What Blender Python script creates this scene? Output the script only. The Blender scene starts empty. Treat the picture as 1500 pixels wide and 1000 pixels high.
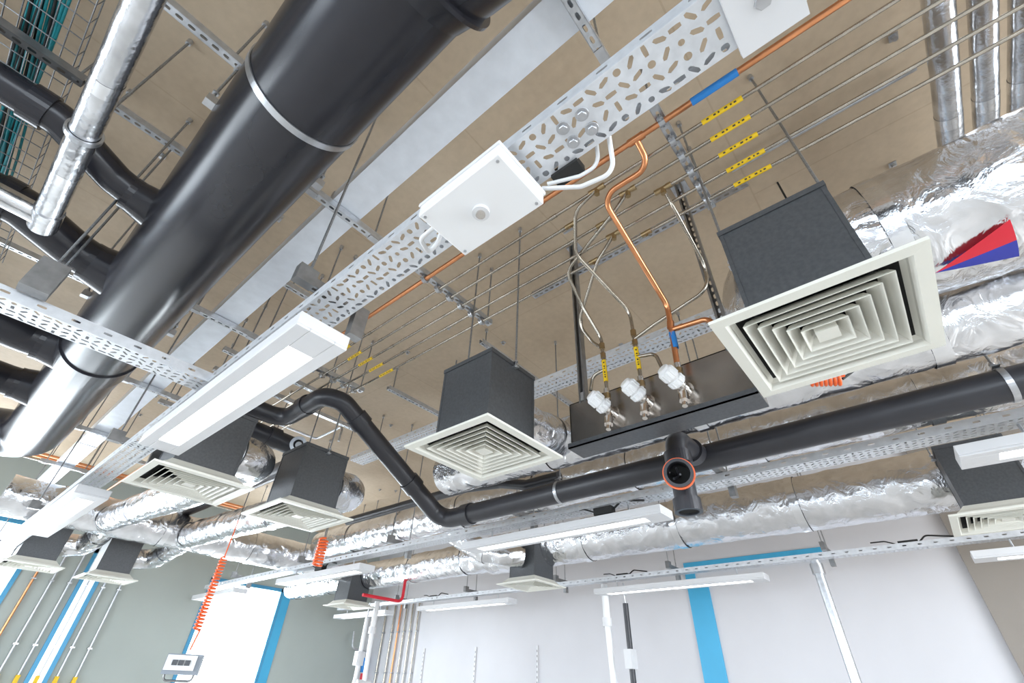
import bpy, math, random
from mathutils import Vector, Matrix, noise
random.seed(7)
ZC=1.65          # camera height above floor; heights below are relative to eye level
SL=2.70          # soffit of slab relative to eye
FL=-ZC
scene=bpy.context.scene
V=Vector
# ------------------------------------------------------------------ materials
def newmat(name):
    m=bpy.data.materials.new(name); m.use_nodes=True
    nt=m.node_tree; b=nt.nodes["Principled BSDF"]
    return m,nt,b
def simple(name,col,rough=0.5,metal=0.0,var=0.0,scale=8.0,bump=0.0,bscale=40.0,coat=0.0,emis=None,estr=0.0,spec=None):
    m,nt,b=newmat(name)
    b.inputs["Roughness"].default_value=rough; b.inputs["Metallic"].default_value=metal
    b.inputs["Coat Weight"].default_value=coat
    b.inputs["Coat Roughness"].default_value=0.15
    if spec is not None: b.inputs["Specular IOR Level"].default_value=spec
    tc=nt.nodes.new("ShaderNodeTexCoord")
    n=nt.nodes.new("ShaderNodeTexNoise"); n.inputs["Scale"].default_value=scale; n.inputs["Detail"].default_value=5
    nt.links.new(tc.outputs["Object"],n.inputs["Vector"])
    r=nt.nodes.new("ShaderNodeValToRGB")
    r.color_ramp.elements[0].position=0.3; r.color_ramp.elements[1].position=0.7
    r.color_ramp.elements[0].color=tuple(max(0,c*(1-var)) for c in col)+(1,)
    r.color_ramp.elements[1].color=tuple(min(1,c*(1+var)) for c in col)+(1,)
    nt.links.new(n.outputs["Fac"],r.inputs["Fac"]); nt.links.new(r.outputs["Color"],b.inputs["Base Color"])
    if bump>0:
        n2=nt.nodes.new("ShaderNodeTexNoise"); n2.inputs["Scale"].default_value=bscale; n2.inputs["Detail"].default_value=3
        nt.links.new(tc.outputs["Object"],n2.inputs["Vector"])
        bp=nt.nodes.new("ShaderNodeBump"); bp.inputs["Strength"].default_value=bump; bp.inputs["Distance"].default_value=0.01
        nt.links.new(n2.outputs["Fac"],bp.inputs["Height"]); nt.links.new(bp.outputs["Normal"],b.inputs["Normal"])
    if emis:
        b.inputs["Emission Color"].default_value=emis+(1,); b.inputs["Emission Strength"].default_value=estr
    return m
def foilmat():
    m,nt,b=newmat("foil_insulation")
    b.inputs["Metallic"].default_value=1.0; b.inputs["Roughness"].default_value=0.19
    tc=nt.nodes.new("ShaderNodeTexCoord")
    v=nt.nodes.new("ShaderNodeTexVoronoi"); v.inputs["Scale"].default_value=8; v.feature='F1'
    n=nt.nodes.new("ShaderNodeTexNoise"); n.inputs["Scale"].default_value=7; n.inputs["Detail"].default_value=5; n.inputs["Distortion"].default_value=1.4
    nt.links.new(tc.outputs["Object"],n.inputs["Vector"]); 
    mx=nt.nodes.new("ShaderNodeMix"); mx.data_type='RGBA'; mx.inputs[0].default_value=0.12
    nt.links.new(tc.outputs["Object"],mx.inputs[6]); nt.links.new(n.outputs["Color"],mx.inputs[7])
    nt.links.new(mx.outputs[2],v.inputs["Vector"])
    ad=nt.nodes.new("ShaderNodeMath"); ad.operation='ADD'
    nt.links.new(v.outputs["Distance"],ad.inputs[0]); nt.links.new(n.outputs["Fac"],ad.inputs[1])
    bp=nt.nodes.new("ShaderNodeBump"); bp.inputs["Strength"].default_value=0.45; bp.inputs["Distance"].default_value=0.03
    nt.links.new(ad.outputs[0],bp.inputs["Height"]); nt.links.new(bp.outputs["Normal"],b.inputs["Normal"])
    r=nt.nodes.new("ShaderNodeValToRGB"); r.color_ramp.elements[0].color=(.56,.57,.59,1); r.color_ramp.elements[1].color=(.92,.92,.94,1)
    nt.links.new(n.outputs["Fac"],r.inputs["Fac"]); nt.links.new(r.outputs["Color"],b.inputs["Base Color"])
    return m
def concretemat():
    m,nt,b=newmat("concrete_soffit")
    tc=nt.nodes.new("ShaderNodeTexCoord")
    n=nt.nodes.new("ShaderNodeTexNoise"); n.inputs["Scale"].default_value=.9; n.inputs["Detail"].default_value=8; n.inputs["Roughness"].default_value=.5
    n2=nt.nodes.new("ShaderNodeTexNoise"); n2.inputs["Scale"].default_value=22; n2.inputs["Detail"].default_value=5
    for q in (n,n2): nt.links.new(tc.outputs["Object"],q.inputs["Vector"])
    r=nt.nodes.new("ShaderNodeValToRGB")
    r.color_ramp.elements[0].position=.28; r.color_ramp.elements[0].color=(.41,.312,.212,1)
    r.color_ramp.elements[1].position=.72; r.color_ramp.elements[1].color=(.54,.432,.312,1)
    nt.links.new(n.outputs["Fac"],r.inputs["Fac"])
    mx=nt.nodes.new("ShaderNodeMix"); mx.data_type='RGBA'; mx.blend_type='OVERLAY'; mx.inputs[0].default_value=.12
    nt.links.new(r.outputs["Color"],mx.inputs[6]); nt.links.new(n2.outputs["Fac"],mx.inputs[7])
    br=nt.nodes.new("ShaderNodeTexBrick"); br.inputs["Scale"].default_value=1.0; br.inputs["Mortar Size"].default_value=.005
    br.inputs["Brick Width"].default_value=2.4; br.inputs["Row Height"].default_value=1.2
    br.inputs["Color1"].default_value=(1,1,1,1); br.inputs["Color2"].default_value=(.96,.96,.96,1); br.inputs["Mortar"].default_value=(.80,.77,.73,1)
    nt.links.new(tc.outputs["Object"],br.inputs["Vector"])
    m2=nt.nodes.new("ShaderNodeMix"); m2.data_type='RGBA'; m2.blend_type='MULTIPLY'; m2.inputs[0].default_value=.5
    nt.links.new(mx.outputs[2],m2.inputs[6]); nt.links.new(br.outputs["Color"],m2.inputs[7])
    nt.links.new(m2.outputs[2],b.inputs["Base Color"]); b.inputs["Roughness"].default_value=.7
    bp=nt.nodes.new("ShaderNodeBump"); bp.inputs["Strength"].default_value=.10; bp.inputs["Distance"].default_value=.01
    nt.links.new(n2.outputs["Fac"],bp.inputs["Height"]); nt.links.new(bp.outputs["Normal"],b.inputs["Normal"])
    return m
GALV=simple("galvanised_steel",(.55,.57,.60),.34,.85,.12,30)
TRUNK=simple("galvanised_trunking_sheet",(.78,.82,.88),.34,.30,.05,12)
GALVL=simple("galvanised_tray",(.66,.68,.71),.40,.45,.08,30)
STEEL=simple("bright_zinc",(.50,.51,.53),.3,.9,.1,20)
DKSTEEL=simple("dark_strut_steel",(.26,.26,.26),.38,.85,.15,20)
ROD=simple("threaded_rod_zinc",(.30,.31,.32),.4,.85,.2,120)
FOIL=foilmat()
FOILP=simple("foil_pipe_jacket",(.64,.65,.67),.22,1.0,.2,9,.5,16)
TAPE=simple("foil_tape",(.80,.81,.83),.18,1.0,.05,14,.25,22)
CONC=concretemat()
BLACK=simple("black_pvc",(.017,.017,.022),.25,0,.15,3,.02,3)
BLACKP=simple("black_hdpe",(.026,.026,.031),.36,0,.15,6)
RUBBER=simple("black_rubber",(.01,.01,.01),.6)
PLEN=simple("plenum_dark_galv",(.080,.084,.090),.42,.3,.14,70)
VOIDBLK=simple("void_shade_black",(.010,.010,.010),.9)  # near-black colour puts the shade of hollow interiors into the surface
CREAM=simple("cream_powder_coat",(.70,.69,.62),.45,0,.02,3)
WHITE=simple("white_powder_coat",(.64,.64,.65),.4,0,.02,3)
WPLAS=simple("white_plastic",(.76,.76,.76),.3,0,.02,3)
GLOW=simple("luminaire_diffuser",(.95,.95,.93),.5,0,0,3,emis=(1.0,.99,.97),estr=6.0)
COPPER=simple("copper_tube",(.74,.32,.15),.28,1.0,.12,12)
SSTEEL=simple("stainless_tube",(.42,.38,.32),.26,1.0,.15,12)
PANEL=simple("brushed_stainless",(.38,.35,.32),.26,.95,.2,5)
YEL=simple("yellow_label",(.80,.52,.01),.5); BLK=simple("label_black",(.02,.02,.02),.5)
BLUE=simple("blue_label",(.02,.20,.55),.5); BLUEW=simple("blue_trim_paint",(.05,.36,.60),.45,0,.03,4)
REDL=simple("red_label",(.60,.012,.03),.4); NAVY=simple("navy_label",(.02,.03,.30),.4)
ORANGE=simple("orange_coil",(.85,.13,.02),.35)
TEAL=simple("teal_cable",(.01,.22,.25),.45); WCAB=simple("white_cable",(.68,.68,.68),.4)
WALLW=simple("white_wall_paint",(.58,.575,.60),.7,0,.02,2)
WALLG=simple("sage_wall_paint",(.37,.41,.39),.7,0,.03,2)
WALLT=simple("taupe_wall_paint",(.24,.215,.19),.7,0,.03,2)
FLOORM=simple("pale_vinyl_floor",(.60,.59,.575),.5,0,.04,3)
FRAME=simple("blue_grey_window_frame",(.06,.28,.48),.4,.2)
CHROME=simple("chrome_valve",(.70,.66,.62),.15,1.0)
BRASS=simple("brass_union",(.42,.31,.17),.3,1.0)
# ------------------------------------------------------------------ mesh builder
class MB:
    def __init__(s): s.v=[];s.f=[];s.m=[];s.s=[];s.mats=[]
    def mi(s,mat):
        if mat not in s.mats: s.mats.append(mat)
        return s.mats.index(mat)
    def add(s,vs,fs,mat,smooth=False):
        o=len(s.v); s.v+= [tuple(p) for p in vs]; k=s.mi(mat)
        for f in fs: s.f.append(tuple(i+o for i in f)); s.m.append(k); s.s.append(smooth)
    def box(s,x0,x1,y0,y1,z0,z1,mat):
        x0,x1=sorted((x0,x1)); y0,y1=sorted((y0,y1)); z0,z1=sorted((z0,z1))
        vs=[(x,y,z) for z in(z0,z1) for y in(y0,y1) for x in(x0,x1)]
        s.add(vs,[(0,2,3,1),(4,5,7,6),(0,1,5,4),(2,6,7,3),(0,4,6,2),(1,3,7,5)],mat)
    def obox(s,c,ax,ay,az,mat):
        c=V(c);ax=V(ax);ay=V(ay);az=V(az)
        vs=[c+ax*i+ay*j+az*k for k in(-1,1) for j in(-1,1) for i in(-1,1)]
        s.add(vs,[(0,2,3,1),(4,5,7,6),(0,1,5,4),(2,6,7,3),(0,4,6,2),(1,3,7,5)],mat)
    def tube(s,pts,r,mat,seg=12,bend=0,caps=True,nz=0,nscale=5,step=0,rad=None,n=7):
        pts=[V(p) for p in pts]
        if bend>0: pts=fillet(pts,bend,n)
        if step>0:
            q=[pts[0]]
            for a_,b_ in zip(pts,pts[1:]):
                k=max(1,int((b_-a_).length/step))
                for i in range(1,k+1): q.append(a_.lerp(b_,i/k))
            pts=q
        T=[]
        for i in range(len(pts)):
            t=(pts[min(i+1,len(pts)-1)]-pts[max(i-1,0)])
            T.append(t.normalized())
        ref=V((0,0,1)) if abs(T[0].z)<.9 else V((1,0,0))
        N=T[0].cross(ref).normalized(); rings=[]
        vs=[]
        for i,p in enumerate(pts):
            N=(N-T[i]*N.dot(T[i])).normalized(); B=T[i].cross(N)
            rr=rad[i] if rad else r
            for k in range(seg):
                an=2*math.pi*k/seg
                d=N*math.cos(an)+B*math.sin(an)
                R=rr
                if nz:
                    w=p+d*rr
                    R=rr+nz*(noise.noise(w*nscale)+.6*noise.noise(w*nscale*2.7+V((3,1,7)))+.5*(1-2*abs(noise.noise(V((w.x*3,w.y*9,w.z*3))))))
                vs.append(p+d*R)
        fs=[]
        for i in range(len(pts)-1):
            for k in range(seg):
                a0=i*seg+k;a1=i*seg+(k+1)%seg
                fs.append((a0,a1,a1+seg,a0+seg))
        s.add(vs,fs,mat,True)
        if caps:
            s.add(vs[:seg],[tuple(range(seg-1,-1,-1))],mat); s.add(vs[-seg:],[tuple(range(seg))],mat)
    def cyl(s,p0,p1,r,mat,seg=14,caps=True): s.tube([p0,p1],r,mat,seg,caps=caps)
    def hollow(s,p0,p1,r0,r1,mat,seg=32):
        p0=V(p0);p1=V(p1);t=(p1-p0).normalized(); ref=V((0,0,1)) if abs(t.z)<.9 else V((1,0,0))
        N=t.cross(ref).normalized();B=t.cross(N); vs=[]
        for (p,r) in ((p0,r0),(p0,r1),(p1,r1),(p1,r0)):
            for k in range(seg):
                an=2*math.pi*k/seg; vs.append(p+(N*math.cos(an)+B*math.sin(an))*r)
        fs=[]
        for L in range(4):
            for k in range(seg):
                a0=L*seg+k;a1=L*seg+(k+1)%seg;M=(L+1)%4
                fs.append((a0,a1,M*seg+(k+1)%seg,M*seg+k))
        s.add(vs,fs,mat,False)
    def sqring(s,cx,cy,loops,mat):
        vs=[];fs=[]
        for h,z in loops: vs+=[(cx-h,cy-h,z),(cx+h,cy-h,z),(cx+h,cy+h,z),(cx-h,cy+h,z)]
        for i in range(len(loops)-1):
            for k in range(4):
                fs.append((i*4+k,i*4+(k+1)%4,(i+1)*4+(k+1)%4,(i+1)*4+k))
        s.add(vs,fs,mat)
    def perf(s,o,U,W_,L,W,nl,nw,hole,mat):
        o=V(o);U=V(U);W_=V(W_); cl=L/nl;cw=W/nw; vs=[];fs=[]
        for i in range(nl):
            for j in range(nw):
                c=o+U*(cl*(i+.5))+W_*(cw*(j+.5)); hd=hole(i,j)
                hx,hy=cl/2,cw/2
                outer=[(-hx,-hy),(-hx/3,-hy),(hx/3,-hy),(hx,-hy),(hx,-hy/3),(hx,hy/3),(hx,hy),(hx/3,hy),(-hx/3,hy),(-hx,hy),(-hx,hy/3),(-hx,-hy/3)]
                b=len(vs)
                if hd is None:
                    vs+=[c+U*x+W_*y for x,y in(outer[0],outer[3],outer[6],outer[9])]; fs.append((b,b+1,b+2,b+3)); continue
                a_,r_,th=hd
                vs+=[c+U*x+W_*y for x,y in outer]
                for x,y in outer:
                    ph=math.atan2(y,x)-th; cs,sn=abs(math.cos(ph)),abs(math.sin(ph))
                    t=r_/max(sn,1e-6)
                    if t*cs>a_:
                        t=a_*cs+math.sqrt(max(0,r_*r_-a_*a_*sn*sn))
                    an=ph+th; vs.append(c+U*(t*math.cos(an))+W_*(t*math.sin(an)))
                for k in range(12):
                    k2=(k+1)%12; fs.append((b+k,b+k2,b+12+k2,b+12+k))
        s.add(vs,fs,mat)
    def build(s,name,bevel=0,solid=0):
        me=bpy.data.meshes.new(name); me.from_pydata([(x,y,z+ZC) for x,y,z in s.v],[],s.f)
        for m in s.mats: me.materials.append(m)
        me.polygons.foreach_set("material_index",s.m); me.polygons.foreach_set("use_smooth",s.s); me.update()
        ob=bpy.data.objects.new(name,me); scene.collection.objects.link(ob)
        if solid:
            md=ob.modifiers.new("sheet_thickness","SOLIDIFY"); md.thickness=solid; md.offset=0
        if bevel:
            md=ob.modifiers.new("edge_bevel","BEVEL"); md.width=bevel; md.segments=2; md.limit_method='ANGLE'; md.angle_limit=math.radians(50)
        return ob
def fillet(pts,R,n=7):
    out=[pts[0]]
    for i in range(1,len(pts)-1):
        p=pts[i]; d0=(pts[i-1]-p);d1=(pts[i+1]-p); l0,l1=d0.length,d1.length
        d0.normalize();d1.normalize(); ang=d0.angle(d1)
        if ang>math.radians(176): out.append(p); continue
        t=min(R/math.tan(ang/2),l0*.49,l1*.49); Rr=t*math.tan(ang/2)
        bis=(d0+d1).normalized(); c=p+bis*(Rr/math.sin(ang/2))
        s0=p+d0*t-c; s1=p+d1*t-c; om=s0.angle(s1)
        for k in range(n+1):
            q=k/n
            out.append(c+(s0*math.sin((1-q)*om)+s1*math.sin(q*om))/math.sin(om))
    out.append(pts[-1]); return out
# ------------------------------------------------------------------ room shell
X0,X1,Y0,Y1=-4.5,7.2,-5.5,10.4
m=MB(); m.box(X0-.2,X1+.2,Y0-.2,Y1+.2,SL,SL+.25,CONC); m.build("ceiling")
m=MB(); m.box(X0-.2,X1+.2,Y0-.2,Y1+.2,FL-.15,FL,FLOORM); m.build("floor")
m=MB(); m.box(X1,X1+.2,-.27,Y1+.2,FL,SL,WALLW); m.box(X1-.06,X1+.2,Y0-.2,-.27,FL,SL,WALLT); m.build("wall_east")
def wall_holes(name,axis,c0,c1,s0,s1,holes,mat):
    m=MB(); cur=s0
    def B(a,b,z0,z1):
        if b-a<1e-4 or z1-z0<1e-4: return
        if axis=='y': m.box(a,b,c0,c1,z0,z1,mat)
        else: m.box(c0,c1,a,b,z0,z1,mat)
    for (a,b,z0,z1) in holes:
        B(cur,a,FL,SL); B(a,b,FL,z0); B(a,b,z1,SL); cur=b
    B(cur,s1,FL,SL); m.build(name)
nh=[(-3.2,1.0,-.7,1.82),(1.72,1.98,-.7,1.62),(3.6,5.05,-1.6,1.5)]
wall_holes("wall_north",'y',Y1,Y1+.2,X0-.2,X1+.2,nh,WALLG)
wh=[(-4.5,-1.0,-.75,1.9),(-.2,3.4,-.75,1.9),(4.2,7.8,-.75,1.9)]  # unseen west windows, added to let light in
wall_holes("wall_west",'x',X0-.2,X0,Y0,Y1,wh,WALLW)
sh=[(-3.5,0.5,-.75,1.9),(1.2,5.8,-.75,1.9)]  # unseen windows behind the camera, added for fill light
wall_holes("wall_south",'y',Y0-.2,Y0,X0-.2,X1+.2,sh,WALLW)
def window(axis,c,a,b,z0,z1,nm,mull):
    m=MB(); t=.06
    def B(p,q,u0,u1,d0=-.02,d1=.10):
        if axis=='y': m.box(p,q,c+d0,c+d1,u0,u1,FRAME)
        else: m.box(c+d0,c+d1,p,q,u0,u1,FRAME)
    B(a,a+t,z0,z1);B(b-t,b,z0,z1);B(a,b,z0,z0+t);B(a,b,z1-t,z1)
    for k in range(1,mull+1):
        x=a+(b-a)*k/(mull+1); B(x-t/2,x+t/2,z0,z1,.0,.08)
    m.build(nm)
for i,(a,b,z0,z1) in enumerate(nh): window('y',Y1,a,b,z0,z1,"window_%d"%(i+1),2 if i==0 else 0)
for i,(a,b,z0,z1) in enumerate(wh): window('x',X0-.1,a,b,z0,z1,"window_%d"%(i+4),2)
for i,(a,b,z0,z1) in enumerate(sh): window('y',Y0-.1,a,b,z0,z1,"window_%d"%(i+7),2)
m=MB(); m.box(X1-.02,X1,2.50,2.80,FL,1.25,BLUEW); m.box(X1-.02,X1,1.0,2.80,1.42,1.56,BLUEW); m.box(X1-.02,X1,2.66,2.8,1.25,1.42,BLUEW); m.build("trim_1")
m=MB(); m.box(5.05,5.22,Y1-.02,Y1,FL,1.5,BLUEW); m.build("trim_2")
m=MB(); m.box(X1-.015,X1,-.27,Y1,FL,FL+.1,WHITE); m.build("baseboard_east")
m=MB(); m.box(-4.5,3.6,Y1-.015,Y1,FL,FL+.1,WHITE); m.build("baseboard_north")
# ------------------------------------------------------------------ generic parts
TOP=SL-.002
def rodparts(m,x,y,z0,z1=TOP,r=.006,nut=True):
    m.cyl((x,y,z0),(x,y,z1),r,ROD,8)
    if nut:
        m.cyl((x,y,z1-.035),(x,y,z1),.014,STEEL,6); m.cyl((x,y,z0-.008),(x,y,z0+.008),.012,STEEL,6)
        m.cyl((x,y,z0+.03),(x,y,z0+.04),.014,STEEL,6)
def strut(m,p0,p1,up=(0,0,1),w=.041,h=.041,mat=GALV,pitch=.05):
    p0=V(p0);p1=V(p1);U=(p1-p0);L=U.length;U.normalize();up=V(up);W_=up.cross(U).normalized()
    n=max(1,int(L/pitch))
    m.perf(p0-W_*w/2,U,W_,L,w,n,1,lambda i,j:(.009,.0072,0),mat)
    for sgn in(-1,1):
        c=(p0+p1)/2+W_*(sgn*w/2)+up*h/2
        m.obox(c,U*L/2,W_*.0012,up*h/2,mat)
        c2=(p0+p1)/2+W_*(sgn*(w/2-.005))+up*h
        m.obox(c2,U*L/2,W_*.005,up*.001,mat)
def trayhole(i,j):
    k=(i*2+j*3)%7
    if k==0: return (.0105,.0060,math.radians(50))
    if k==1: return (.0105,.0060,math.radians(-50))
    if k==2: return (.0110,.0062,0)
    if k==3: return (.0002,.0100,0)
    if k==4: return (.0100,.0066,math.radians(20))
    if k==5: return (.0110,.0060,math.radians(-20))
    return (.0108,.0060,math.radians(90)) if j%2 else (.0002,.0080,0)
def tray(p0,p1,w,z,nw=4,side=.05,cl=.0375):
    m=MB(); p0=V((p0[0],p0[1],z));p1=V((p1[0],p1[1],z));U=p1-p0;L=U.length;U.normalize();W_=V((0,0,1)).cross(U)
    m.perf(p0-W_*w/2,U,W_,L,w,int(L/cl),nw,trayhole,GALVL)
    for sg in(-1,1):
        o=p0+W_*(sg*w/2)
        m.perf(o,U,V((0,0,1)),L,side,int(L/.06),1,lambda i,j:(.013,.0055,0) if i%2 else None,GALVL)
        m.obox((p0+p1)/2+W_*(sg*(w/2-.006))+V((0,0,side)),U*L/2,W_*.006,V((0,0,.0008)),GALVL)
    return m
# ------------------------------------------------------------------ cable trays
m=tray((.575,-1.6),(.575,9.6),.15,1.22)
for y in(3.3,6.2,8.9): m.box(.49,.66,y-.06,y+.06,1.215,1.217,GALVL)
m.box(.49,.665,-.24,-.10,1.19,1.212,WHITE)
m.cyl((.575,-.17,1.185),(.575,-.17,1.19),.018,STEEL,6)
for (x,y) in((.55,.33),(.60,.33),(.55,.27),(.60,.27),(.55,2.0),(.6,2.0)):
    m.cyl((x,y,1.206),(x,y,1.22),.012,STEEL,6); m.cyl((x,y,1.216),(x,y,1.2185),.018,STEEL,16)
m.build("cable_tray",solid=.0015)
tray((-2.6,2.6),(.50,2.6),.15,1.22).build("cable_tray",solid=.0015)
tray((3.35,-2.6),(3.35,9.6),.15,1.2).build("cable_tray",solid=.0015)
tray((6.05,-2.6),(6.05,9.8),.12,1.2,3).build("cable_tray",solid=.0015)
tray((2.63,-.1),(2.63,4.6),.17,2.0,4).build("cable_tray",solid=.0015)
for (tx,ys,w,z) in ((.575,(1.52,4.0,6.6,9.0),.15,1.22),(3.35,(-.9,.9,2.7,4.5,6.4,8.4),.15,1.2),(6.05,(-.9,.8,2.5,4.2,6,7.8),.12,1.2)):
    for y in ys:
        m=MB(); strut(m,(tx-w/2-.09,y,z+.055),(tx+w/2+.09,y,z+.055),mat=DKSTEEL)
        m.box(tx-w/2-.1,tx-w/2-.02,y-.022,y+.022,z+.05,z+.13,DKSTEEL)
        m.box(tx+w/2+.03,tx+w/2+.09,y-.022,y+.022,z-.06,z+.055,DKSTEEL)
        rodparts(m,tx-w/2-.05,y,z+.09); 
        if tx>1: rodparts(m,tx+w/2+.05,y,z+.09)
        m.build("tray_hanger")
m=MB(); strut(m,(-.25,2.46,1.28),(-.25,2.74,1.28),mat=DKSTEEL); m.box(-.30,-.20,2.43,2.50,1.26,1.42,DKSTEEL); rodparts(m,-.25,2.46,1.38,nut=True)
rodparts(m,-.25,2.74,1.30); m.build("tray_hanger")
for (x,y,z) in((3.30,1.85,1.13),(3.30,6.0,1.13),(6.05,.1,1.22),(6.05,3.2,1.22),(6.05,6.9,1.22)):
    m=MB(); m.box(x-.035,x+.035,y-.08,y+.08,z,z+.055,RUBBER)
    m.tube([(x,y+.08,z+.03),(x-.02,y+.18,z+.07),(x+.02,y+.3,z+.08)],.006,RUBBER,6,bend=.05)
    m.tube([(x,y-.08,z+.03),(x+.02,y-.15,z+.09),(x,y-.35,z+.05)],.008,RUBBER,6,bend=.05); m.build("wiring_plug_box")
# ------------------------------------------------------------------ luminaires
def luminaire(cx,y0,y1,z=1.05,w=.215,hang=True):
    m=MB(); h=.065; x0,x1=cx-w/2,cx+w/2; fr=.055
    m.box(x0,x1,y0,y1,z+.012,z+h,WHITE)
    m.box(x0,x0+fr,y0,y1,z,z+.012,WHITE); m.box(x1-fr,x1,y0,y1,z,z+.012,WHITE)
    m.box(x0+fr,x1-fr,y0,y0+.16,z,z+.012,WHITE); m.box(x0+fr,x1-fr,y1-.16,y1,z,z+.012,WHITE)
    m.box(x0+fr,x1-fr,y0+.16,y1-.16,z+.006,z+.0118,GLOW)
    for y in(y0+.3,y1-.3):
        m.box(cx-.03,cx+.03,y-.02,y+.02,z+h,z+h+.012,DKSTEEL)
        m.cyl((cx,y,z+h),(cx,y,1.195),.008,STEEL,8)
    return m.build("linear_luminaire",bevel=.003)
for (cx,y0,y1) in((.57,1.47,3.22),(.57,4.62,6.6),(3.35,1.36,3.4),(3.35,5.05,7.0),(3.35,8.3,9.9),(3.35,-2.3,-.32),(6.05,1.45,3.6),(6.05,5.1,7.2),(6.05,8.1,9.8),(6.05,-2.3,-.3)):
    luminaire(cx,y0,y1)
# ------------------------------------------------------------------ sensor / emergency box under tray
m=MB(); m.box(.455,.655,.475,.795,1.12,1.175,WPLAS); m.box(.45,.66,.47,.80,1.165,1.18,WHITE)
m.cyl((.56,.635,1.108),(.56,.635,1.12),.026,WHITE,24); m.cyl((.56,.635,1.100),(.56,.635,1.108),.014,CHROME,16)
for (x,y) in((.47,.49),(.64,.49),(.47,.78),(.64,.78)): m.cyl((x,y,1.117),(x,y,1.12),.005,STEEL,8)
m.build("emergency_light_box",bevel=.003)
m=MB()
m.tube([(.53,.79,1.16),(.53,.88,1.15),(.60,.92,1.17),(.60,.88,1.2),(.57,.82,1.25)],.008,WCAB,8,bend=.03)
m.tube([(.655,.48,1.20),(.71,.38,1.18),(.73,.28,1.18),(.66,.25,1.24)],.007,WCAB,8,bend=.04)
m.tube([(.655,.46,1.205),(.69,.37,1.20),(.70,.31,1.21),(.64,.28,1.26)],.006,WCAB,8,bend=.04)
m.box(.645,.69,.35,.44,1.205,1.235,RUBBER)
m.build("flex_cable_connector")
# ------------------------------------------------------------------ diffusers with plenum boxes
def diffuser(cx,cy,z=1.0,ph=.5,hp=.187):
    m=MB(); H=.30
    m.sqring(cx,cy,[(H,z+.012),(H,z),(.260,z-.002),(.250,z+.012),(.246,z+.03),(hp+.005,z+.075)],CREAM)
    m.sqring(cx,cy,[(H,z+.012),(.25,z+.02),(hp+.01,z+.078)],CREAM)
    m.sqring(cx,cy,[(.244,z+.03),(hp,z+.072)],VOIDBLK)
    for hh in(.212,.176,.140,.104,.068):
        m.sqring(cx,cy,[(hh-.034,z+.050),(hh-.012,z+.022),(hh,z+.002),(hh+.003,z+.001),(hh+.003,z+.004),(hh-.009,z+.026),(hh-.034,z+.050)],CREAM)
    m.sqring(cx,cy,[(.034,z+.03),(.034,z+.004),(.0,z+.004)],CREAM)
    for d in((1,1),(1,-1)):
        dv=V((d[0],d[1],0)).normalized(); m.obox((cx,cy,z+.055),dv*.25,V((-dv.y,dv.x,0))*.004,V((0,0,.006)),PLEN)
    t=z+ph
    m.sqring(cx,cy,[(hp,z+.07),(hp,t),(0,t)],PLEN)
    m.sqring(cx,cy,[(hp-.004,z+.07),(hp-.004,t-.01),(0,t-.01)],VOIDBLK)
    m.sqring(cx,cy,[(hp+.002,z+.07),(hp+.006,z+.07),(hp+.006,z+.085),(hp+.001,z+.085)],PLEN)
    m.sqring(cx,cy,[(hp+.001,t-.022),(hp+.006,t-.022),(hp+.006,t+.003),(hp-.02,t+.003)],PLEN)
    for sx in(-1,1):
        for sy in(-1,1): m.box(cx+sx*(hp-.012),cx+sx*(hp+.0025),cy+sy*(hp-.012),cy+sy*(hp+.0025),z+.085,t-.02,PLEN)
    m.hollow((cx+hp,cy,z+.29),(cx+hp+.05,cy,z+.29),.105,.118,GALV)
    for sy in(-1,1): rodparts(m,cx,cy+sy*(hp+.016),t-.03); m.box(cx-.015,cx+.015,cy+sy*hp,cy+sy*(hp+.03),t-.034,t-.028,GALV)
    return m.build("air_diffuser")
for (x,y) in((1.64,1.61),(1.62,-.02),(1.68,3.6),(.88,3.56),(1.68,8.55),(.85,8.4),(4.85,3.8),(4.5,-.5),(4.85,7.6)):
    diffuser(x,y)
# ------------------------------------------------------------------ foil ducts
def foilduct(pts,r,bend=.3,seg=44,nz=.010,step=.035,tape=1.15,tmat=TAPE,mat=FOIL):
    m=MB(); m.tube(pts,r,mat,seg,bend=bend,nz=nz,nscale=5,step=step)
    P=fillet([V(p) for p in pts],bend) if bend else [V(p) for p in pts]
    d=0; nxt=.5
    for a_,b_ in zip(P,P[1:]):
        L=(b_-a_).length
        while d+L>nxt:
            q=a_.lerp(b_,(nxt-d)/L); t=(b_-a_).normalized()
            m.tube([q-t*.035,q+t*.035],r+nz*.9,tmat,seg,caps=False,nz=nz*.5,step=.02); nxt+=tape
        d+=L
    return m
m=foilduct([(2.18,-3.2,1.72),(2.18,-.35,1.72),(2.18,.05,1.72),(2.6,.15,1.75)],.30,bend=.15,nz=.010)
def lab(tri,mat):
    n=14; vs=[];fs=[]
    for i in range(n+1):
        t=i/n; y=tri[0][0]+(tri[1][0]-tri[0][0])*t
        pa=tri[0][1]+(tri[1][1]-tri[0][1])*t; pb=tri[0][1]+(tri[2][1]-tri[0][1])*t
        for k in range(7):
            ph=math.radians(pa+(pb-pa)*k/6)
            fx,fz=-.785,-.62; tx,tz=.62,-.785; R=.326
            vs.append((2.18+R*(math.cos(ph)*fx+math.sin(ph)*tx),y,1.72+R*(math.cos(ph)*fz+math.sin(ph)*tz)))
    for i in range(n):
        for k in range(6): fs.append((i*7+k,i*7+k+1,(i+1)*7+k+1,(i+1)*7+k))
    m.add(vs,fs,mat,True)
lab([(-.45,35),(-.70,16),(-.70,32)],REDL); lab([(-.45,35),(-.70,32),(-.70,47)],NAVY)
m.build("insulated_supply_duct")
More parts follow.
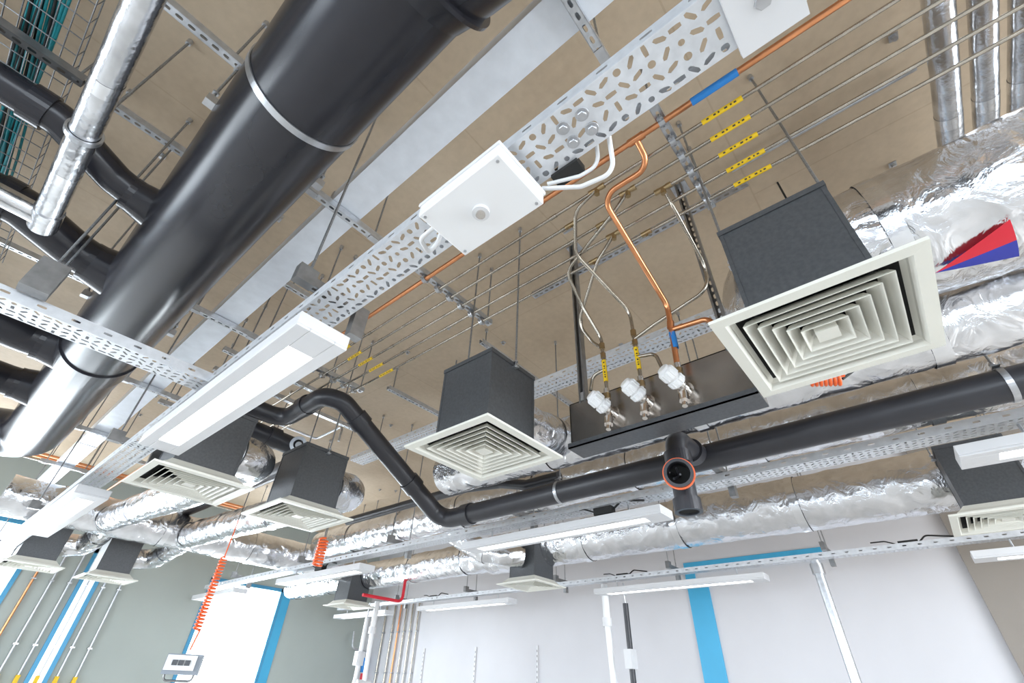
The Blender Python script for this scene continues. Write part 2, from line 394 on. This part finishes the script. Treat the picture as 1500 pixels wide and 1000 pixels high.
foilduct([(2.62,-3.2,1.46),(2.62,1.6,1.46),(2.62,3.0,1.5)],.17,bend=.2).build("insulated_duct")
foilduct([(1.83,1.61,1.29),(2.12,1.61,1.32),(2.46,1.70,1.42)],.125,bend=.15,tape=9).build("insulated_flexible_duct")
foilduct([(1.81,-.02,1.29),(1.95,-.02,1.32),(2.42,.05,1.42)],.125,bend=.1,tape=9).build("insulated_flexible_duct")
foilduct([(5.0,-3.2,1.47),(5.0,4.6,1.47)],.235).build("insulated_duct")
foilduct([(5.0,4.6,1.47),(5.0,7.6,1.47),(5.0,9.9,1.47)],.2).build("insulated_duct")
foilduct([(4.0,-3.2,1.75),(4.0,7.4,1.75)],.20).build("insulated_duct")
foilduct([(4.66,3.8,1.29),(4.5,3.9,1.3),(4.4,4.2,1.35),(4.15,4.6,1.6)],.12,bend=.15,tape=9).build("insulated_flexible_duct")
foilduct([(.2,7.6,1.55),(4.9,7.6,1.55)],.21).build("insulated_duct")
foilduct([(1.87,3.6,1.29),(2.1,3.65,1.32),(2.15,4.2,1.36),(2.1,7.5,1.5)],.15,bend=.3).build("insulated_flexible_duct")
foilduct([(1.07,3.56,1.29),(1.25,3.6,1.3),(1.3,4.2,1.32),(1.2,5.6,1.36),(1.2,7.5,1.5)],.14,bend=.3).build("insulated_flexible_duct")
foilduct([(1.04,8.4,1.29),(1.25,8.4,1.32),(1.3,8.0,1.45),(1.35,7.7,1.52)],.13,bend=.2,tape=9).build("insulated_flexible_duct")
foilduct([(1.87,8.55,1.29),(2.1,8.5,1.32),(2.15,8.1,1.42),(2.2,7.7,1.5)],.13,bend=.2,tape=9).build("insulated_flexible_duct")
m=foilduct([(-.42,-1.2,1.75),(-.42,2.72,1.75)],.050,seg=28,nz=.0015,tape=.6,mat=FOILP); 
m.tube([(-.42,2.68,1.75),(-1.9,2.68,1.75)],.050,FOILP,24,nz=.0015,step=.04); m.tube([(-.42,2.6,1.75),(-.42,2.75,1.75)],.057,FOILP,24)
for y in(.9,2.0): m.hollow((-.42,y-.012,1.75),(-.42,y+.012,1.75),.053,.062,STEEL); rodparts(m,-.42,y,1.81)
m.build("insulated_pipe")
for i,(y,r) in enumerate(((-.92,.055),(-1.065,.05),(-1.20,.05))):
    foilduct([(.4,y,2.42),(3.6,y,2.42)],r,seg=28,nz=.0015,tape=.7,mat=FOILP).build("insulated_pipe")
# ------------------------------------------------------------------ large black extract duct
m=MB(); ax,az,r=.097,1.92,.232
m.tube([(ax,-.1,az),(ax,6.6,az),(ax-.6,7.0,az),(ax-3.0,7.0,az)],r,BLACK,72,bend=.35,n=10)
m.hollow((ax,-1.6,az),(ax,.02,az),r+.02,r+.055,BLACK,72)
m.tube([(ax,-1.6,az),(ax,.30,az),(ax,.46,az),(ax,.60,az)],r,BLACK,72,rad=[r+.055,r+.055,r+.035,r+.004])
m.hollow((ax,.50,az),(ax,.515,az),r+.01,r+.05,BLACK,72)
m.hollow((ax,1.25,az),(ax,1.28,az),r+.001,r+.006,STEEL,72)
m.hollow((ax,4.1,az),(ax,4.35,az),r,r+.012,BLACK,72)
def branch(y,dz,rr,x1):
    m.tube([(ax-.1,y,az),(ax-.30,y,az+dz*.2)],rr+.03,BLACK,32,rad=[rr+.05,rr+.012])
    pts=[(ax-.25,y,az+dz*.15),(ax-.40,y-.02,az+dz*.4),(ax-.66,y-.12,az+dz),(x1,y-.12,az+dz)]
    m.tube(pts,rr,BLACK,32,bend=.14)
    m.hollow((ax-.33,y,az+dz*.25),(ax-.27,y,az+dz*.2),rr,rr+.012,BLACK,32)
    m.hollow((ax-.78,y-.12,az+dz),(ax-.70,y-.12,az+dz),rr,rr+.012,BLACK,32)
branch(2.42,.08,.078,-2.2); branch(3.15,.05,.11,-2.6); branch(4.35,-.05,.13,-2.6); branch(5.3,-.05,.12,-2.8)
m.build("extract_duct")
for y in(1.6,3.5):
    m=MB(); strut(m,(-2.2,y,2.24),(.36,y,2.24)); 
    for x in(-1.2,-.2,.34): rodparts(m,x,y,2.25)
    rodparts(m,-.16,y,1.95,2.24); rodparts(m,.35,y,1.95,2.24)
    m.box(-.175,-.135,y-.02,y+.02,1.9,1.94,STEEL); m.box(.33,.37,y-.02,y+.02,1.9,1.94,STEEL)
    m.build("duct_hanger")
# ------------------------------------------------------------------ galvanised trunking
m=MB(); m.box(.50,.68,-1.6,1.86,2.16,2.26,TRUNK); m.box(.50,.68,1.865,9.8,2.16,2.26,TRUNK)
for y in(1.86,4.6,7.2): m.box(.495,.685,y-.012,y+.012,2.155,2.265,STEEL)
m.build("galvanised_trunking",bevel=.002)
for y in(.27,1.84,3.42,5.0,6.6,8.2):
    m=MB(); strut(m,(.33,y,2.115),(.86,y,2.115)); rodparts(m,.39,y,2.125); rodparts(m,.80,y,2.125)
    m.box(.36,.42,y-.02,y+.02,2.108,2.114,STEEL); m.box(.77,.83,y-.02,y+.02,2.108,2.114,STEEL)
    m.build("trunking_hanger")
# ------------------------------------------------------------------ thin pipe run
PX=[1.33,1.435,1.54,1.645,1.75]; PZ=2.10
def run(x,r,mat,y0,y1):
    m=MB(); m.tube([(x,y0,PZ),(x,y1,PZ)],r,mat,14)
    for y in(y0+1.0,.9,2.6,4.6): m.tube([(x,y-.02,PZ),(x,y+.02,PZ)],r+.0025,mat,14)
    return m
m=run(1.21,.014,COPPER,-3.2,8.9)
m.tube([(1.21,-.14,PZ),(1.21,.06,PZ)],.0175,BLUE,16)
m.tube([(1.21,.29,PZ),(1.21,.37,PZ)],.019,COPPER,14)
m.tube([(1.21,.33,2.1),(1.33,.33,2.02),(1.33,.60,2.02),(1.92,.58,1.68),(1.925,.6,1.3)],.0145,COPPER,14,bend=.08)
m.tube([(1.925,.595,1.52),(1.925,.40,1.50),(1.925,.36,1.36)],.0135,COPPER,14,bend=.05)
m.tube([(1.925,.59,1.50),(1.925,.59,1.40)],.017,BLUE,14); m.tube([(1.925,.36,1.46),(1.925,.36,1.38)],.017,BLUE,14)
m.tube([(1.923,.585,1.57),(1.924,.59,1.53)],.019,COPPER,14)
m.build("copper_water_pipe")
def label(m,p0,p1,r):
    p0=V(p0);p1=V(p1); m.tube([p0,p1],r,YEL,14)
    d=(p1-p0); L=d.length; d.normalize()
    side=V((-1,0,-1)) if abs(d.z)<.5 else V((-1,-.4,0)); side=(side-d*side.dot(d)).normalized()
    w=d.cross(side)
    for (a_,b_) in((.14,.2),(.25,.29),(.36,.43),(.55,.59),(.64,.70),(.82,.88)):
        c=p0+d*(L*(a_+b_)/2)+side*(r+.0003); m.obox(c,d*(L*(b_-a_)/2),w*(r*.3),side*.0008,BLK)
for i,x in enumerate(PX):
    m=run(x,.009,SSTEEL,-3.2,4.2+.5*i)
    for (y0,y1) in((-.12,.06),(2.85,3.03)): label(m,(x,y0,PZ),(x,y1,PZ),.0118)
    m.build("gas_pipe")
m=MB(); R=.0098
m.tube([(1.33,.62,2.1),(1.33,.76,2.04),(1.54,.90,1.98),(1.93,.80,1.76),(1.93,.80,1.3)],R,SSTEEL,12,bend=.10)
m.tube([(1.44,.5,2.1),(1.46,.60,2.03),(1.62,1.02,1.98),(1.80,1.04,1.86),(1.93,1.0,1.66),(1.93,1.0,1.3)],R,SSTEEL,12,bend=.10)
m.tube([(1.54,.35,2.1),(1.60,.34,2.0),(1.93,.34,1.84),(1.93,.36,1.68),(1.93,.68,1.60),(1.93,.80,1.56)],R,SSTEEL,12,bend=.10)
m.tube([(1.645,.7,2.1),(1.68,.84,2.0),(1.88,1.12,1.80),(1.93,1.06,1.66),(1.93,1.01,1.60)],R,SSTEEL,12,bend=.10)
m.tube([(1.93,.8,1.44),(1.93,.70,1.42),(1.93,.68,1.32)],R,SSTEEL,12,bend=.05)
m.tube([(1.93,1.0,1.44),(1.93,1.08,1.43),(1.93,1.10,1.34)],R,SSTEEL,12,bend=.05)
for y in(.80,1.0):
    label(m,(1.93,y,1.36),(1.93,y,1.50),.0128)
    m.tube([(1.93,y,1.62),(1.93,y,1.58)],.017,BRASS,6); m.tube([(1.93,y,1.55),(1.93,y,1.52)],.017,BRASS,6)
for p in((1.44,.5),(1.54,.35),(1.33,.62),(1.645,.7)):
    m.tube([(p[0],p[1]-.045,2.1),(p[0],p[1]-.02,2.1)],.0175,BRASS,6); m.tube([(p[0],p[1]+.02,2.1),(p[0],p[1]+.045,2.1)],.0175,BRASS,6)
    m.tube([(p[0],p[1]-.03,2.1),(p[0],p[1]+.03,2.1)],.014,BRASS,12); m.tube([(p[0],p[1],2.1),(p[0]+.005,p[1]+.005,2.065)],.015,BRASS,6)
for (x,y) in((1.435,.86),(1.54,.72),(1.75,.55),(1.75,.9)):
    m.tube([(x,y-.03,2.1),(x,y+.03,2.1)],.016,BRASS,6); m.cyl((x,y,2.1),(x,y,2.065),.008,BRASS,8); m.obox((x,y+.015,2.062),(.007,0,0),(0,.03,0),(0,0,.003),STEEL)
m.build("gas_drop_pipework")
for y in(.2,1.84,3.42,5.0,6.6):
    m=MB(); strut(m,(1.10,y,2.125),(1.84,y,2.125))
    for x in [1.21]+PX:
        m.hollow((x,y-.014,PZ),(x,y+.014,PZ),.0145 if x<1.3 else .010,.021,STEEL,16)
        m.box(x-.028,x+.028,y-.013,y+.013,PZ-.006,PZ+.006,STEEL); m.cyl((x+.024,y,PZ-.014),(x+.024,y,PZ+.03),.005,STEEL,6)
        m.cyl((x-.024,y,PZ-.014),(x-.024,y,PZ+.03),.005,STEEL,6)
    rodparts(m,1.13,y,2.12); rodparts(m,1.81,y,2.12)
    m.build("pipe_clamp_rail")
# ------------------------------------------------------------------ valve outlet panel on strut frame
m=MB()
for y in(1.20,.36):
    strut(m,(2.04,y,1.33),(2.04,y,TOP),up=(-1,0,0),mat=DKSTEEL); m.box(2.0,2.12,y-.05,y+.05,SL-.012,TOP,GALV)
strut(m,(2.05,.0,2.42),(2.05,1.6,2.42),mat=GALV)
m.box(2.0,2.006,.30,1.29,1.075,1.345,PANEL)
m.box(1.965,2.12,.30,1.29,1.055,1.062,PLEN); m.box(1.965,1.972,.30,1.29,1.055,1.085,PLEN)
m.box(2.0,2.12,.30,1.29,1.339,1.345,PANEL); m.box(2.0,2.12,.30,.306,1.06,1.34,PANEL); m.box(2.0,2.12,1.284,1.29,1.06,1.34,PANEL)
for y in(1.2,.36): m.box(2.0,2.06,y-.02,y+.02,1.34,1.40,GALV)
for y in(.6,.8,1.0):
    m.cyl((2.0,y,1.18),(1.965,y,1.18),.040,CHROME,20)
    m.cyl((1.965,y,1.18),(1.91,y,1.18),.024,CHROME,16)
    m.cyl((1.925,y,1.31),(1.925,y,1.18),.016,CHROME,12); m.cyl((1.925,y,1.28),(1.925,y,1.25),.021,BRASS,6)
    m.cyl((1.935,y,1.18),(1.915,y,1.12),.019,CHROME,14); m.cyl((1.918,y,1.135),(1.908,y,1.09),.025,CHROME,6); m.cyl((1.908,y,1.09),(1.90,y,1.06),.013,CHROME,10)
    A=V((-.80,.34,.50)).normalized(); O=V((1.928,y,1.18)); Bq=A.cross(V((0,0,1))).normalized(); Cq=A.cross(Bq)
    m.cyl(O-A*.02,O+A*.02,.026,CHROME,20)
    vs=[];fs=[];n=96;ps=[(.014,.020),(.016,.033),(.022,.038),(.026,.041),(.052,.041),(.056,.034),(.064,.034),(.068,.041),(.108,.041),(.114,.038),(.118,.032),(.127,.030),(.131,.026),(.132,.0)]
    for (xx,rr) in ps:
        for k in range(n):
            an=2*math.pi*k/n; q=rr*(1+(.05*(1 if math.cos(an*12)>0 else -1) if rr>.0405 else 0)); vs.append(O+A*xx+Bq*(q*math.cos(an))+Cq*(q*math.sin(an)))
    for i in range(len(ps)-1):
        for k in range(n): fs.append((i*n+k,i*n+(k+1)%n,(i+1)*n+(k+1)%n,(i+1)*n+k))
    m.add(vs,fs,WPLAS,False)
m.build("gas_outlet_panel")
# ------------------------------------------------------------------ black drainage pipe
m=MB(); r=.080
m.tube([(2.91,-3.2,1.23),(2.91,3.34,1.23),(1.66,3.36,1.92),(1.52,3.45,1.95),(1.52,4.12,1.93),(.9,4.14,1.93)],r,BLACKP,36,bend=.15,n=8)
for y in(-1.1,2.95,): m.hollow((2.91,y,1.23),(2.91,y+.10,1.23),r,r+.012,BLACKP,36)
for y in(-.59,2.0):
    m.hollow((2.91,y-.013,1.23),(2.91,y+.013,1.23),r+.001,r+.006,STEEL,36); rodparts(m,2.91,y,1.31)
    m.box(2.86,2.96,y-.015,y+.015,1.315,1.32,STEEL)
d=V((-1.25,.02,.69)).normalized(); c=V((2.55,3.345,1.43))
for t in(0.0,.75): m.hollow(c+d*t,c+d*(t+.10),r,r+.012,BLACKP,36)
m.hollow((1.52,3.7,1.95),(1.52,3.8,1.95),r,r+.012,BLACKP,36)
m.tube([(2.85,.90,1.23),(2.52,.90,1.23),(2.52,.90,.80)],.062,BLACKP,32,bend=.09,caps=False)
m.hollow((2.82,.90,1.23),(2.75,.90,1.23),.062,.078,BLACKP); m.hollow((2.52,.90,1.13),(2.52,.90,1.06),.062,.076,BLACKP)
m.hollow((2.52,.90,.86),(2.52,.90,.79),.055,.074,BLACKP)
m.cyl((2.52,.90,.80),(2.52,.90,.83),.056,VOIDBLK,24)  # dark disc set in the open bore in place of shade
m.hollow((2.50,.90,.97),(2.37,.86,.95),.060,.070,BLACKP); m.hollow((2.385,.865,.953),(2.372,.86,.951),.066,.084,ORANGE); m.hollow((2.378,.862,.952),(2.355,.855,.949),.060,.076,BLACKP)
m.cyl((2.45,.885,.962),(2.44,.882,.961),.062,VOIDBLK,24)  # dark disc paints the shaded depth of the tee mouth
for k in range(4):
    an=k*math.pi/2+.4; m.cyl((2.44,.882,.961),(2.37,.88+.03*math.cos(an),.955+.03*math.sin(an)),.006,CHROME if k==0 else BLACKP,8)
m.build("drainage_pipe")
m=MB(); m.tube([(1.0,4.32,1.83),(2.0,4.32,1.80),(2.0,8.9,1.85)],.085,BLACKP,32,bend=.15); m.hollow((1.5,4.32,1.818),(1.6,4.32,1.816),.085,.098,BLACKP)
m.hollow((1.78,4.24,1.80),(1.75,4.19,1.79),.045,.075,STEEL,24); m.cyl((1.78,4.24,1.80),(1.76,4.2,1.79),.03,DKSTEEL,16); m.build("drainage_pipe")
m=MB(); m.tube([(3.05,5.2,1.55),(3.05,3.2,1.55),(3.05,2.75,1.50),(3.05,2.45,1.42),(3.05,2.1,1.42)],.045,BLACKP,24,bend=.12); m.build("drainage_pipe")
# ------------------------------------------------------------------ orange coil hoses
def coil(m,p0,p1,R,r,turns,mat):
    p0=V(p0);p1=V(p1);t=(p1-p0).normalized();ref=V((0,0,1)) if abs(t.z)<.9 else V((1,0,0));N=t.cross(ref).normalized();B=t.cross(N)
    n=turns*12; pts=[p0.lerp(p1,i/n)+(N*math.cos(2*math.pi*i/12)+B*math.sin(2*math.pi*i/12))*R for i in range(n+1)]
    m.tube(pts,r,mat,6)
m=MB(); coil(m,(1.95,5.5,.98),(1.95,5.5,.35),.030,.008,22,ORANGE); m.tube([(1.95,5.5,1.35),(1.95,5.5,.98)],.006,ORANGE,8); m.tube([(1.98,5.5,.35),(1.96,5.5,.2)],.008,ORANGE,8)
m.cyl((1.95,5.5,1.35),(1.95,5.5,TOP),.005,ROD,6)
PG=simple("pendant_grey",(.25,.28,.32),.4)
m.obox((1.95,5.5,.09),(.125,-.06,0),(.03,.06,0),(0,0,.075),PG)
m.obox((1.90,5.43,.10),(.105,-.05,0),(.004,.008,0),(0,0,.055),WPLAS)
for q in(-.05,.0,.05): m.obox((1.90+q*.9,5.42-q*.42,.10),(.018,-.009,0),(.006,.012,0),(0,0,.02),PLEN)
m.tube([(1.85,5.56,.03),(1.85,5.55,-.03),(2.05,5.46,-.03),(2.05,5.45,.03)],.009,DKSTEEL,8,bend=.03)
m.build("pendant_power_outlet")
m=MB(); coil(m,(2.7,5.0,1.25),(2.7,5.0,.98),.045,.012,9,ORANGE); m.cyl((2.7,5.0,1.2),(2.7,5.0,TOP),.006,ROD,6); m.build("coiled_hose")
m=MB(); coil(m,(2.3,.12,1.22),(2.34,.0,1.20),.026,.008,7,ORANGE); m.tube([(2.34,.0,1.20),(2.4,-.15,1.3),(2.4,-.15,TOP)],.006,RUBBER,8,bend=.08); m.build("coiled_hose")
# ------------------------------------------------------------------ cable basket top-left
m=MB()
for x in [-.95+.05*i for i in range(7)]: m.cyl((x,-1.0,2.2),(x,4.2,2.2),.0028,ROD,6)
for k in range(52):
    y=-1+k*.1; m.tube([(-.95,y,2.26),(-.95,y,2.2),(-.65,y,2.2),(-.65,y,2.26)],.0028,ROD,6)
for x in(-.95,-.65): m.cyl((x,-1,2.26),(x,4.2,2.26),.0028,ROD,6)
for i in range(18):
    x0=-.84+.012*(i%9); z0=2.212+.012*(i//9)
    pts=[(x0+.015*math.sin(k*.9+i),-1+k*.4,z0+.004*math.sin(k+i)) for k in range(14)]
    m.tube(pts,.006,TEAL if i%3 else RUBBER,6)
m.build("cable_basket")
for y in(.7,2.15):
    m=MB(); strut(m,(-1.6,y,2.12),(-.58,y,2.12),mat=DKSTEEL); rodparts(m,-1.02,y,2.13); rodparts(m,-.61,y,2.13); m.build("basket_hanger")
for x,z,rr in((-1.25,2.45,.09),(-1.6,2.3,.11)):
    m=MB(); m.cyl((x,-2,z),(x,8,z),rr,BLACKP,24)
    for y in(.4,2.9,5.2): m.hollow((x,y,z),(x,y+.03,z),rr,rr+.006,STEEL,24); rodparts(m,x,y+.015,z+rr)
    m.build("service_pipe")
for y,z,mt in((8.35,2.25,COPPER),(8.5,2.25,COPPER),(8.65,2.25,SSTEEL)):
    m=MB(); m.cyl((-4,y,z),(3.5,y,z),.018,mt,12); m.build("copper_water_pipe" if mt==COPPER else "gas_pipe")
m=MB()
for i in range(60):
    x=random.uniform(-2.5,5.5);y=random.uniform(-1.5,9); m.cyl((x,y,SL-.03),(x,y,TOP),.012,STEEL,8); m.box(x-.02,x+.02,y-.02,y+.02,SL-.006,TOP,STEEL)
m.build("slab_anchors")
for (x0,x1,y,z) in((-2.6,-.6,.75,2.6),(1.3,2.9,5.8,2.45),(-1.8,.3,4.4,2.5),(2.3,4.6,2.4,2.5),(1.1,1.9,7.8,2.3),(2.3,3.2,6.5,2.3),(.9,2.9,4.6,2.35),(-.9,.3,5.4,2.4),(.85,1.1,2.6,2.2),(-.6,.45,2.55,2.5),(2.2,3.6,3.6,2.4),(-.35,.1,.55,2.55),(.75,1.05,3.0,2.4),(.8,1.9,4.1,2.3),(.75,1.15,5.4,2.2)):
    m=MB(); strut(m,(x0,y,z),(x1,y,z)); rodparts(m,x0+.06,y,z); rodparts(m,x1-.06,y,z); m.build("channel_support")
m=MB(); m.tube([(1.9,5.5,2.5),(2.5,5.5,2.5),(2.5,4.9,2.5),(2.5,4.9,2.3)],.014,GALV,10,bend=.06); m.tube([(2.1,-.9,2.66),(2.1,.05,2.66)],.012,GALV,10); m.build("steel_conduit")
# ------------------------------------------------------------------ wall services
for i,x in enumerate((1.40,1.62,1.84,2.06,2.28)):
    m=MB(); m.cyl((x,Y1-.04,FL+.3),(x,Y1-.04,1.2 if i==2 else 1.6),.016,GALV,12); m.box(x-.025,x+.025,Y1-.062,Y1-.02,-.25,-.05,YEL)
    for z in(-.5,.3,1.1): m.box(x-.03,x+.03,Y1-.06,Y1,z-.01,z+.01,STEEL)
    m.build("wall_conduit")
m=MB(); m.cyl((1.18,Y1-.04,FL+.3),(1.18,Y1-.04,1.6),.016,COPPER,12); 
for z in(-.5,.3,1.1): m.box(1.15,1.21,Y1-.06,Y1,z-.01,z+.01,STEEL)
m.build("wall_conduit")
for i,y in enumerate((8.6,8.8,9.0,9.2,9.4,9.7)):
    m=MB(); m.cyl((X1-.04,y,FL+.3),(X1-.04,y,1.5),.018,SSTEEL if i!=3 else COPPER,12)
    for z in(-.5,.2,.9): m.box(X1-.06,X1,y-.03,y+.03,z-.01,z+.01,STEEL)
    m.build("wall_conduit")
for y in(5.5,6.9,8.3):
    m=MB(); m.box(X1-.02,X1,y-.015,y+.015,-1.2,.6,WHITE)
    for k in range(24): z=-1.1+k*.07; m.box(X1-.022,X1-.019,y-.005,y+.005,z,z+.03,PLEN)
    m.build("shelf_upright")
m=MB(); m.cyl((6.0,.93,FL),(6.0,.93,1.18),.045,GALV,20); m.hollow((6.0,.93,1.05),(6.0,.93,1.15),.045,.06,STEEL); m.box(5.9,6.1,.83,1.03,FL,FL+.012,STEEL); m.build("service_pole")
def arm(x,y,off):
    m=MB(); m.cyl((x,y,.78),(x,y,1.19),.045,WPLAS,20); m.hollow((x,y,.70),(x,y,.80),.04,.062,WHITE)
    m.cyl((x,y,.75),(x+.02,y-.02,-.1),.038,WPLAS,20); m.cyl((x-.1,y+.02,.0),(x+.12,y-.04,.0),.06,WHITE,20)
    m.tube([(x+.02,y+off,.95),(x+.02,y+off,.1),(x+.05,y+off+.1,-.3),(x+.05,y+off+.1,-1.0)],.035,BLACKP if off<0 else WPLAS,16,bend=.1)
    m.box(x-.06,x+.08,y+off-.05,y+off+.05,.25,.45,WHITE); m.cyl((x+.02,y+off,.9),(x+.02,y+off,1.19),.012,STEEL,10)
    return m.build("fume_extraction_arm")
arm(6.15,3.55,-.28); arm(5.6,7.9,.25)
m=MB(); m.cyl((X1-.1,Y1-.35,.55),(X1-.1,Y1-.35,-.1),.02,GALV,12); m.tube([(X1-.1,Y1-.35,.55),(X1-.5,Y1-.35,.6),(X1-.5,Y1-.3,.9)],.02,GALV,12,bend=.08)
m.cyl((X1-.12,Y1-.35,.45),(X1-.12,Y1-.35,.2),.06,BLUE,16); m.cyl((X1-.12,Y1-.35,.18),(X1-.12,Y1-.35,.02),.04,REDL,16); m.build("wall_valve_assembly")
m=MB(); m.tube([(4.2,6.3,1.0),(4.9,6.3,1.0),(4.9,6.3,1.4)],.022,REDL,12,bend=.08); m.build("sprinkler_pipe")
m=MB(); m.tube([(2.55,3.0,1.62),(2.55,3.0,1.60),(2.55,3.0,1.575)],.05,WPLAS,24,rad=[.06,.06,.035]); m.cyl((2.55,3.0,1.62),(2.55,3.0,TOP),.008,ROD,8); m.build("smoke_detector")
# ------------------------------------------------------------------ light
w=bpy.data.worlds.new("daylight"); scene.world=w; w.use_nodes=True
bg=w.node_tree.nodes["Background"]; bg.inputs["Color"].default_value=(.80,.90,1,1); bg.inputs["Strength"].default_value=5.5
def area(name,loc,d,sx,sy,power,col=(1,1,1)):
    l=bpy.data.lights.new(name,'AREA'); l.shape='RECTANGLE'; l.size=sx;l.size_y=sy;l.energy=power;l.color=col
    o=bpy.data.objects.new(name,l); scene.collection.objects.link(o); o.location=(loc[0],loc[1],loc[2]+ZC)
    o.rotation_euler=V(d).to_track_quat('-Z','Y').to_euler(); return o
for i,(a_,b_,z0,z1) in enumerate(wh): area("fill_west_%d"%i,(X0-.3,(a_+b_)/2,(z0+z1)/2),(1,0,0.12),b_-a_,z1-z0,(50,80,220)[i],(.90,.96,1))  # fill lamps added outside the unseen west windows
for i,(a_,b_,z0,z1) in enumerate(sh): area("fill_south_%d"%i,((a_+b_)/2,Y0-.3,(z0+z1)/2),(0,1,0.12),b_-a_,z1-z0,(60,620)[i],(.93,.97,1))  # fill lamps added behind the camera at the unseen south windows
for i,(a_,b_,z0,z1) in enumerate(nh): area("daylight_north_%d"%i,((a_+b_)/2,Y1+.35,(z0+z1)/2),(0,-1,0),b_-a_+.3,z1-z0+.3,(420,30,320)[i],(.90,.96,1))
# ------------------------------------------------------------------ camera
F=668.0
u=V((35,874,-F)).normalized(); a=V((-985,-485,-F)); a=(a-u*a.dot(u)).normalized(); b=a.cross(u).normalized()
cam=bpy.data.cameras.new("camera"); cam.sensor_width=36; cam.lens=36*F/1500; cam.clip_start=.02
co=bpy.data.objects.new("camera",cam); scene.collection.objects.link(co)
co.matrix_world=Matrix(((b.x,b.y,b.z,0),(a.x,a.y,a.z,0),(u.x,u.y,u.z,ZC),(0,0,0,1)))
scene.camera=co
scene.view_settings.view_transform='Standard'
scene.view_settings.look='None'
scene.view_settings.exposure=-0.25
